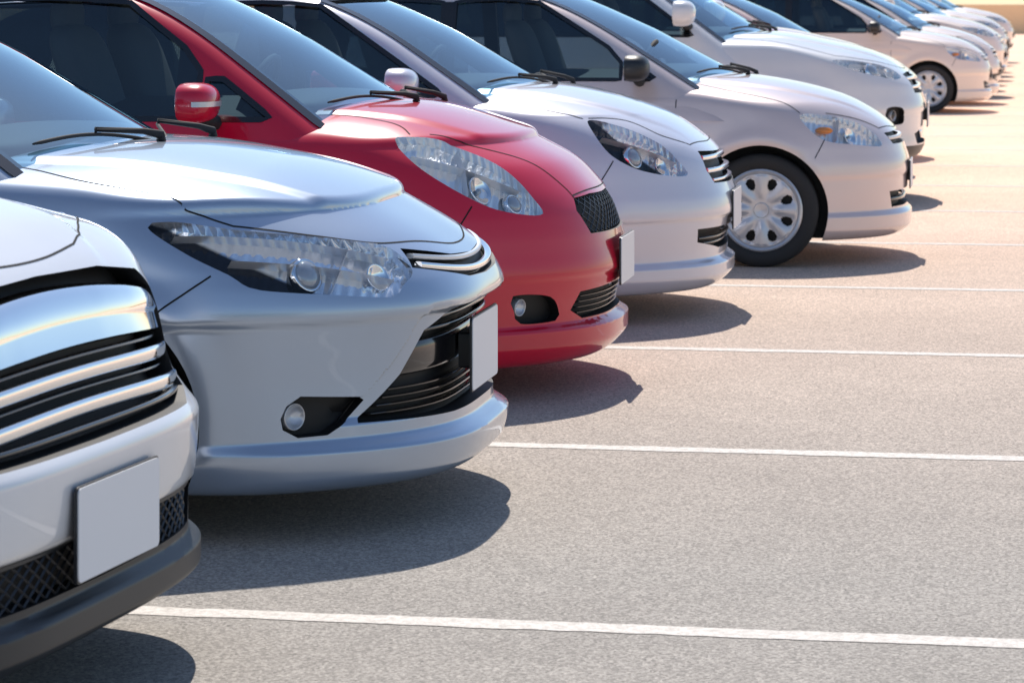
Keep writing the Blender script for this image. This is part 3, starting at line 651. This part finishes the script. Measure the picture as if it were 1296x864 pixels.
C['tall']=dict(C['suv'],zb=.30,zt=1.24,xn=-.53,yc=20.3,yaw=0,A=.38,p=3.4,side=SIDE2,shelf=.012,shelfz=.62,res=.8,r=.38,hous=H_LIGHT,
 nose=[(.22,-.24),(.28,-.12),(.34,-.03),(.40,-.01),(.5,-.015),(.65,-.01),(.8,-.04),(.88,-.09),(.95,-.17),(1.02,-.30),(1.1,-.5)],
 hood=[(-.12,.90),(-.24,.975),(-.4,1.04),(-.6,1.09),(-1.1,1.17),(-4.6,1.19)],belt=1.13,ws=(-1.12,1.17,.6,.27),rw=(-4.5,1.2,2.5),
 roof=[(-1.6,1.6),(-2.0,1.72),(-2.5,1.78),(-3.3,1.78),(-4.,1.72),(-4.4,1.6)],wtop=1.66,stop=1.62,up=.25,plasticz=.40,
 head=[(-.62,-.84,.97),(-.44,-.76,.985),(-.24,-.60,.95),(-.16,-.55,.87),(-.24,-.66,.83),(-.45,-.82,.88)],
 lamps=[((-.34,-.72,.92),.05,'proj'),((-.24,-.62,.90),.04,'bowl')],vane=[((-.5,-.80,.94),(-.2,-.6,.89))],
 pockets=[dict(pts=[(0,.90),(.3,.90),(.48,.89),(.45,.76),(0,.75)],dep=.05),dict(pts=[(0,.50),(.4,.50),(.5,.48),(.46,.41),(0,.405)],dep=.05,m=5),
          dict(front=False,smooth=True,pts=[(-.28,-.76,.66),(-.16,-.66,.66),(-.15,-.64,.56),(-.26,-.75,.56)],dep=.04)],
 fog=((-.2,-.70,.61),.035),slats=[(-.47,.47,lambda y:.86,.022,-.002,.025,1),(-.46,.46,lambda y:.80,.022,-.002,.025,1)],plate=(.02,.60,.36,.17),
 gaps=[[(-1.3,-.66,1.10),(-1.0,-.72,1.07),(-.75,-.76,1.03),(-.6,-.78,.99)],[(-.6,-.78,.99),(-.42,-.70,.99),(-.24,-.5,.965),(-.16,-.3,.95)]],
 cgaps=[[(-.16,-.3,.95),(-.13,-.1,.95),(-.13,.1,.95),(-.16,.3,.95)]],mirror=(-1.62,1.05,1.31))
C['tall'].pop('lattice')
T0=time.time()
R={}
R['suv']=build(C['suv'],'white sport utility car with chrome barred grille and blank plate','car')
R['sedan']=build(C['sedan'],'silver sedan with wide headlights and black trapezoid intake','car')
R['red']=build(C['red'],'bright red hatchback with red door mirror between two silver cars','car')
R['white']=build(C['white'],'pearl white compact car with chrome grille bars beside red car','car')
R['fit']=build(C['fit'],'pale silver hatchback with silver wheel covers and dark mirror','car')
R['tall']=build(C['tall'],'tall white sport utility car beyond the pale hatchback','car')
def clone(root,xn,yc,L,label,pm=None,oldpaint=None):
    r=root.copy(); COL.objects.link(r); r.location=(xn-L/2,yc,0); r.rotation_euler=(0,0,0); r['label']=label
    mp={root:r}; todo=list(root.children)
    while todo:
        o=todo.pop(0); n=o.copy(); COL.objects.link(n); n.parent=mp[o.parent]; mp[o]=n; todo+=list(o.children)
        if pm:
            for s in n.material_slots:
                if s.material==oldpaint: s.link='OBJECT'; s.material=pm
    return r
clone(R['tall'],-.80,23.1,4.6,'red car mostly hidden behind a tall white car',P_RED,P_WHITE)
clone(R['white'],-.68,25.5,4.1,'white compact car with its nose just showing',P_WHITE_HAZE,P_PEARL)
clone(R['fit'],-.12,35.8,3.85,'pale hatchback next to empty bays',P_WHITE_HAZE,P_SILV_HAZE)
far=[('white',38.4,-.02,P_WHITE_HAZE),('tall',41,.05,P_WHITE_HAZE),('sedan',43.6,.02,P_WHITE_HAZE),('fit',46.2,.0,P_WHITE_HAZE),('white',48.8,.1,P_WHITE_HAZE),('tall',51.4,.1,P_WHITE_HAZE),('fit',54,.12,P_WHITE_HAZE),('sedan',56.6,.05,P_WHITE_HAZE),('white',59.2,.15,P_WHITE_HAZE),('tall',62,.25,P_WHITE_HAZE)]
for k,y,x,pm in far:
    clone(R[k],x,y,C[k]['L'],'pale car far down the parked row',pm,C[k]['paint'])
print('cars',time.time()-T0)
# ------------------------------------------------------------------ ground
def asphalt(name):
    m=mat(name,(.2,.2,.2),0,.88); nt=m.node_tree; b=nt.nodes['Principled BSDF']; tc=N(nt,'ShaderNodeTexCoord')
    def noise(s,d=4,r=.6):
        n=N(nt,'ShaderNodeTexNoise'); n.inputs['Scale'].default_value=s; n.inputs['Detail'].default_value=d; n.inputs['Roughness'].default_value=r; nt.links.new(tc.outputs['Object'],n.inputs['Vector']); return n
    big=noise(.35,5); mid=noise(3,6,.7); fin=noise(125,4,.8); grit=noise(38,3,.6)
    vor=N(nt,'ShaderNodeTexVoronoi'); vor.inputs['Scale'].default_value=120; nt.links.new(tc.outputs['Object'],vor.inputs['Vector'])
    spot=N(nt,'ShaderNodeTexVoronoi'); spot.inputs['Scale'].default_value=.55; nt.links.new(tc.outputs['Object'],spot.inputs['Vector'])
    sep=N(nt,'ShaderNodeSeparateXYZ'); nt.links.new(tc.outputs['Object'],sep.inputs[0])
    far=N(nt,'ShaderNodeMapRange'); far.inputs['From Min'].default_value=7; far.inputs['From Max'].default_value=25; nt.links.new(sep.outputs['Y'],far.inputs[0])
    base=N(nt,'ShaderNodeMix',data_type='RGBA'); base.inputs['A'].default_value=(.365,.335,.30,1); base.inputs['B'].default_value=(.99,.67,.48,1); nt.links.new(far.outputs[0],base.inputs['Factor'])  # warm haze painted into the asphalt: base turns orange and brighter with distance
    def mul(a,src,lo,hi,f0=.3,f1=.7):
        r=N(nt,'ShaderNodeMapRange'); r.inputs['From Min'].default_value=f0; r.inputs['From Max'].default_value=f1; r.inputs['To Min'].default_value=lo; r.inputs['To Max'].default_value=hi; nt.links.new(src,r.inputs[0])
        x=N(nt,'ShaderNodeMix',data_type='RGBA',blend_type='MULTIPLY'); x.inputs['Factor'].default_value=1; nt.links.new(a,x.inputs['A']); nt.links.new(r.outputs[0],x.inputs['B']); return x.outputs['Result']
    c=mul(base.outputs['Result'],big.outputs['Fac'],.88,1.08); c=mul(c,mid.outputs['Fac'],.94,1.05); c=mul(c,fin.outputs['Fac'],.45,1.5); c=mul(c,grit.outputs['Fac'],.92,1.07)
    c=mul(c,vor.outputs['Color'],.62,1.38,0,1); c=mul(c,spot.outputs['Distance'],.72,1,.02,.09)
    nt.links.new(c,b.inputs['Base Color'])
    bp=N(nt,'ShaderNodeBump'); bp.inputs['Strength'].default_value=.5; bp.inputs['Distance'].default_value=.006; nt.links.new(fin.outputs['Fac'],bp.inputs['Height']); nt.links.new(bp.outputs[0],b.inputs['Normal'])
    return m
bm=bmesh.new(); s=400
vs=[bm.verts.new(v) for v in ((-s,-s,0),(s,-s,0),(s,s,0),(-s,s,0))]; bm.faces.new(vs); me=bpy.data.meshes.new('ground'); bm.to_mesh(me); g=bpy.data.objects.new('ground',me); COL.objects.link(g); me.materials.append(asphalt('worn_asphalt_far_haze')); g['kind']='structure'
def linemat():
    m=mat('worn_line_paint',(.8,.78,.74),0,.7); nt=m.node_tree; b=nt.nodes['Principled BSDF']; tc=N(nt,'ShaderNodeTexCoord')
    n=N(nt,'ShaderNodeTexNoise'); n.inputs['Scale'].default_value=40; n.inputs['Detail'].default_value=8; n.inputs['Roughness'].default_value=.85; nt.links.new(tc.outputs['Object'],n.inputs['Vector'])
    r=N(nt,'ShaderNodeMapRange'); r.inputs['From Min'].default_value=.36; r.inputs['From Max'].default_value=.60; nt.links.new(n.outputs['Fac'],r.inputs[0])
    mx=N(nt,'ShaderNodeMix',data_type='RGBA'); mx.inputs['A'].default_value=(.80,.75,.69,1); mx.inputs['B'].default_value=(.46,.42,.375,1); nt.links.new(r.outputs[0],mx.inputs['Factor']); nt.links.new(mx.outputs['Result'],b.inputs['Base Color']); return m
LM=linemat()
for y in [3.84]+[6.38+2.55*i for i in range(24)]:
    V=[];F=[];n=400; a=b=0
    for i in range(n+1):
        x=-5.2+9.8*i/n; a=a*.7+random.uniform(-.004,.004); b=b*.7+random.uniform(-.004,.004); V+=[(x,y-.044+a,.0015),(x,y+.044+b,.0015)]
        if i: F.append([2*i-2,2*i,2*i+1,2*i-1])
    o=mkmesh('parking_line',V,F,[LM]); o['kind']='structure'
def wallbox(name,x0,x1,y0,y1,z1,m,z0=0):
    V=[(x,y,z) for x in (x0,x1) for y in (y0,y1) for z in (z0,z1)]; F=[[0,1,3,2],[4,6,7,5],[0,4,5,1],[2,3,7,6],[1,5,7,3],[0,2,6,4]]
    o=mkmesh(name,V,F,[m]); o.data.shade_flat(); return o
wl=wallbox('boundary_wall',-40,40,108,108.3,1.1,mat('ochre_glow_render',(.99,.70,.42),0,.8)); wl['label']='low wall with warm glow painted into its ochre colour at the far edge of the lot'; wl['category']='wall'  # wall colour lightened towards orange to carry the far glow
def leaf_mass(cx,cy,cz,rx,ry,rz,n,sz):
    V=[];F=[]
    for i in range(n):
        a=random.uniform(0,6.283); b=math.acos(random.uniform(-1,1)); r=random.uniform(.6,1.05)*(1+.18*math.sin(3*a)+.12*math.sin(5*b+a))
        p=Vector((cx+rx*r*math.sin(b)*math.cos(a),cy+ry*r*math.sin(b)*math.sin(a),max(.05,cz+rz*r*math.cos(b))))
        u=Vector((random.gauss(0,1),random.gauss(0,1),random.gauss(0,1))).normalized(); v=u.orthogonal().normalized(); k=random.uniform(.5,1.3)*sz; o=len(V)
        V+=[p-u*k,p+v*k*.6,p+u*k,p-v*k*.6]; F.append([o,o+1,o+2,o+3])
    return V,F
leafm=mat('foliage',(.07,.11,.03),0,.7)
V,F,I=joinm([leaf_mass(x,-44+random.uniform(-3,3),random.uniform(2.5,4),4,3,3.2+random.uniform(-.5,1.5),420,.42) for x in np.arange(-60,60,5.)]); h=mkmesh('tree_belt',V,F,[leafm]); h['kind']='stuff'; h['label']='belt of green trees across the road from the lot'; h['category']='trees'
# ------------------------------------------------------------------ light, sky, camera
w=bpy.data.worlds.new('World'); sc.world=w; w.use_nodes=True; nt=w.node_tree; sk=nt.nodes.new('ShaderNodeTexSky'); sk.sky_type='NISHITA'; sk.sun_disc=False; sk.sun_elevation=math.radians(53); sk.sun_rotation=math.radians(-12); sk.air_density=1.0; sk.dust_density=.4; sk.ozone_density=2.0
nt.links.new(sk.outputs[0],nt.nodes['Background'].inputs[0]); nt.nodes['Background'].inputs[1].default_value=.135
l=bpy.data.lights.new('sun','SUN'); l.energy=5; l.angle=math.radians(.5); l.color=(1,.93,.84); lo=bpy.data.objects.new('sun',l); COL.objects.link(lo)
e_,a_=math.radians(53),math.radians(12)
lo.rotation_euler=Vector((-math.sin(a_)*math.cos(e_),math.cos(a_)*math.cos(e_),math.sin(e_))).to_track_quat('Z','Y').to_euler()
c=bpy.data.cameras.new('camera'); co=bpy.data.objects.new('camera',c); COL.objects.link(co); co.location=(0,0,1.43); co.rotation_euler=(math.pi/2,0,math.atan(620/3600)); c.lens=100; c.shift_y=-437/1296; c.clip_end=1500; sc.camera=co
c.dof.use_dof=True; c.dof.focus_distance=8.6; c.dof.aperture_fstop=10
sc.view_settings.view_transform='Standard'; sc.view_settings.look='None'
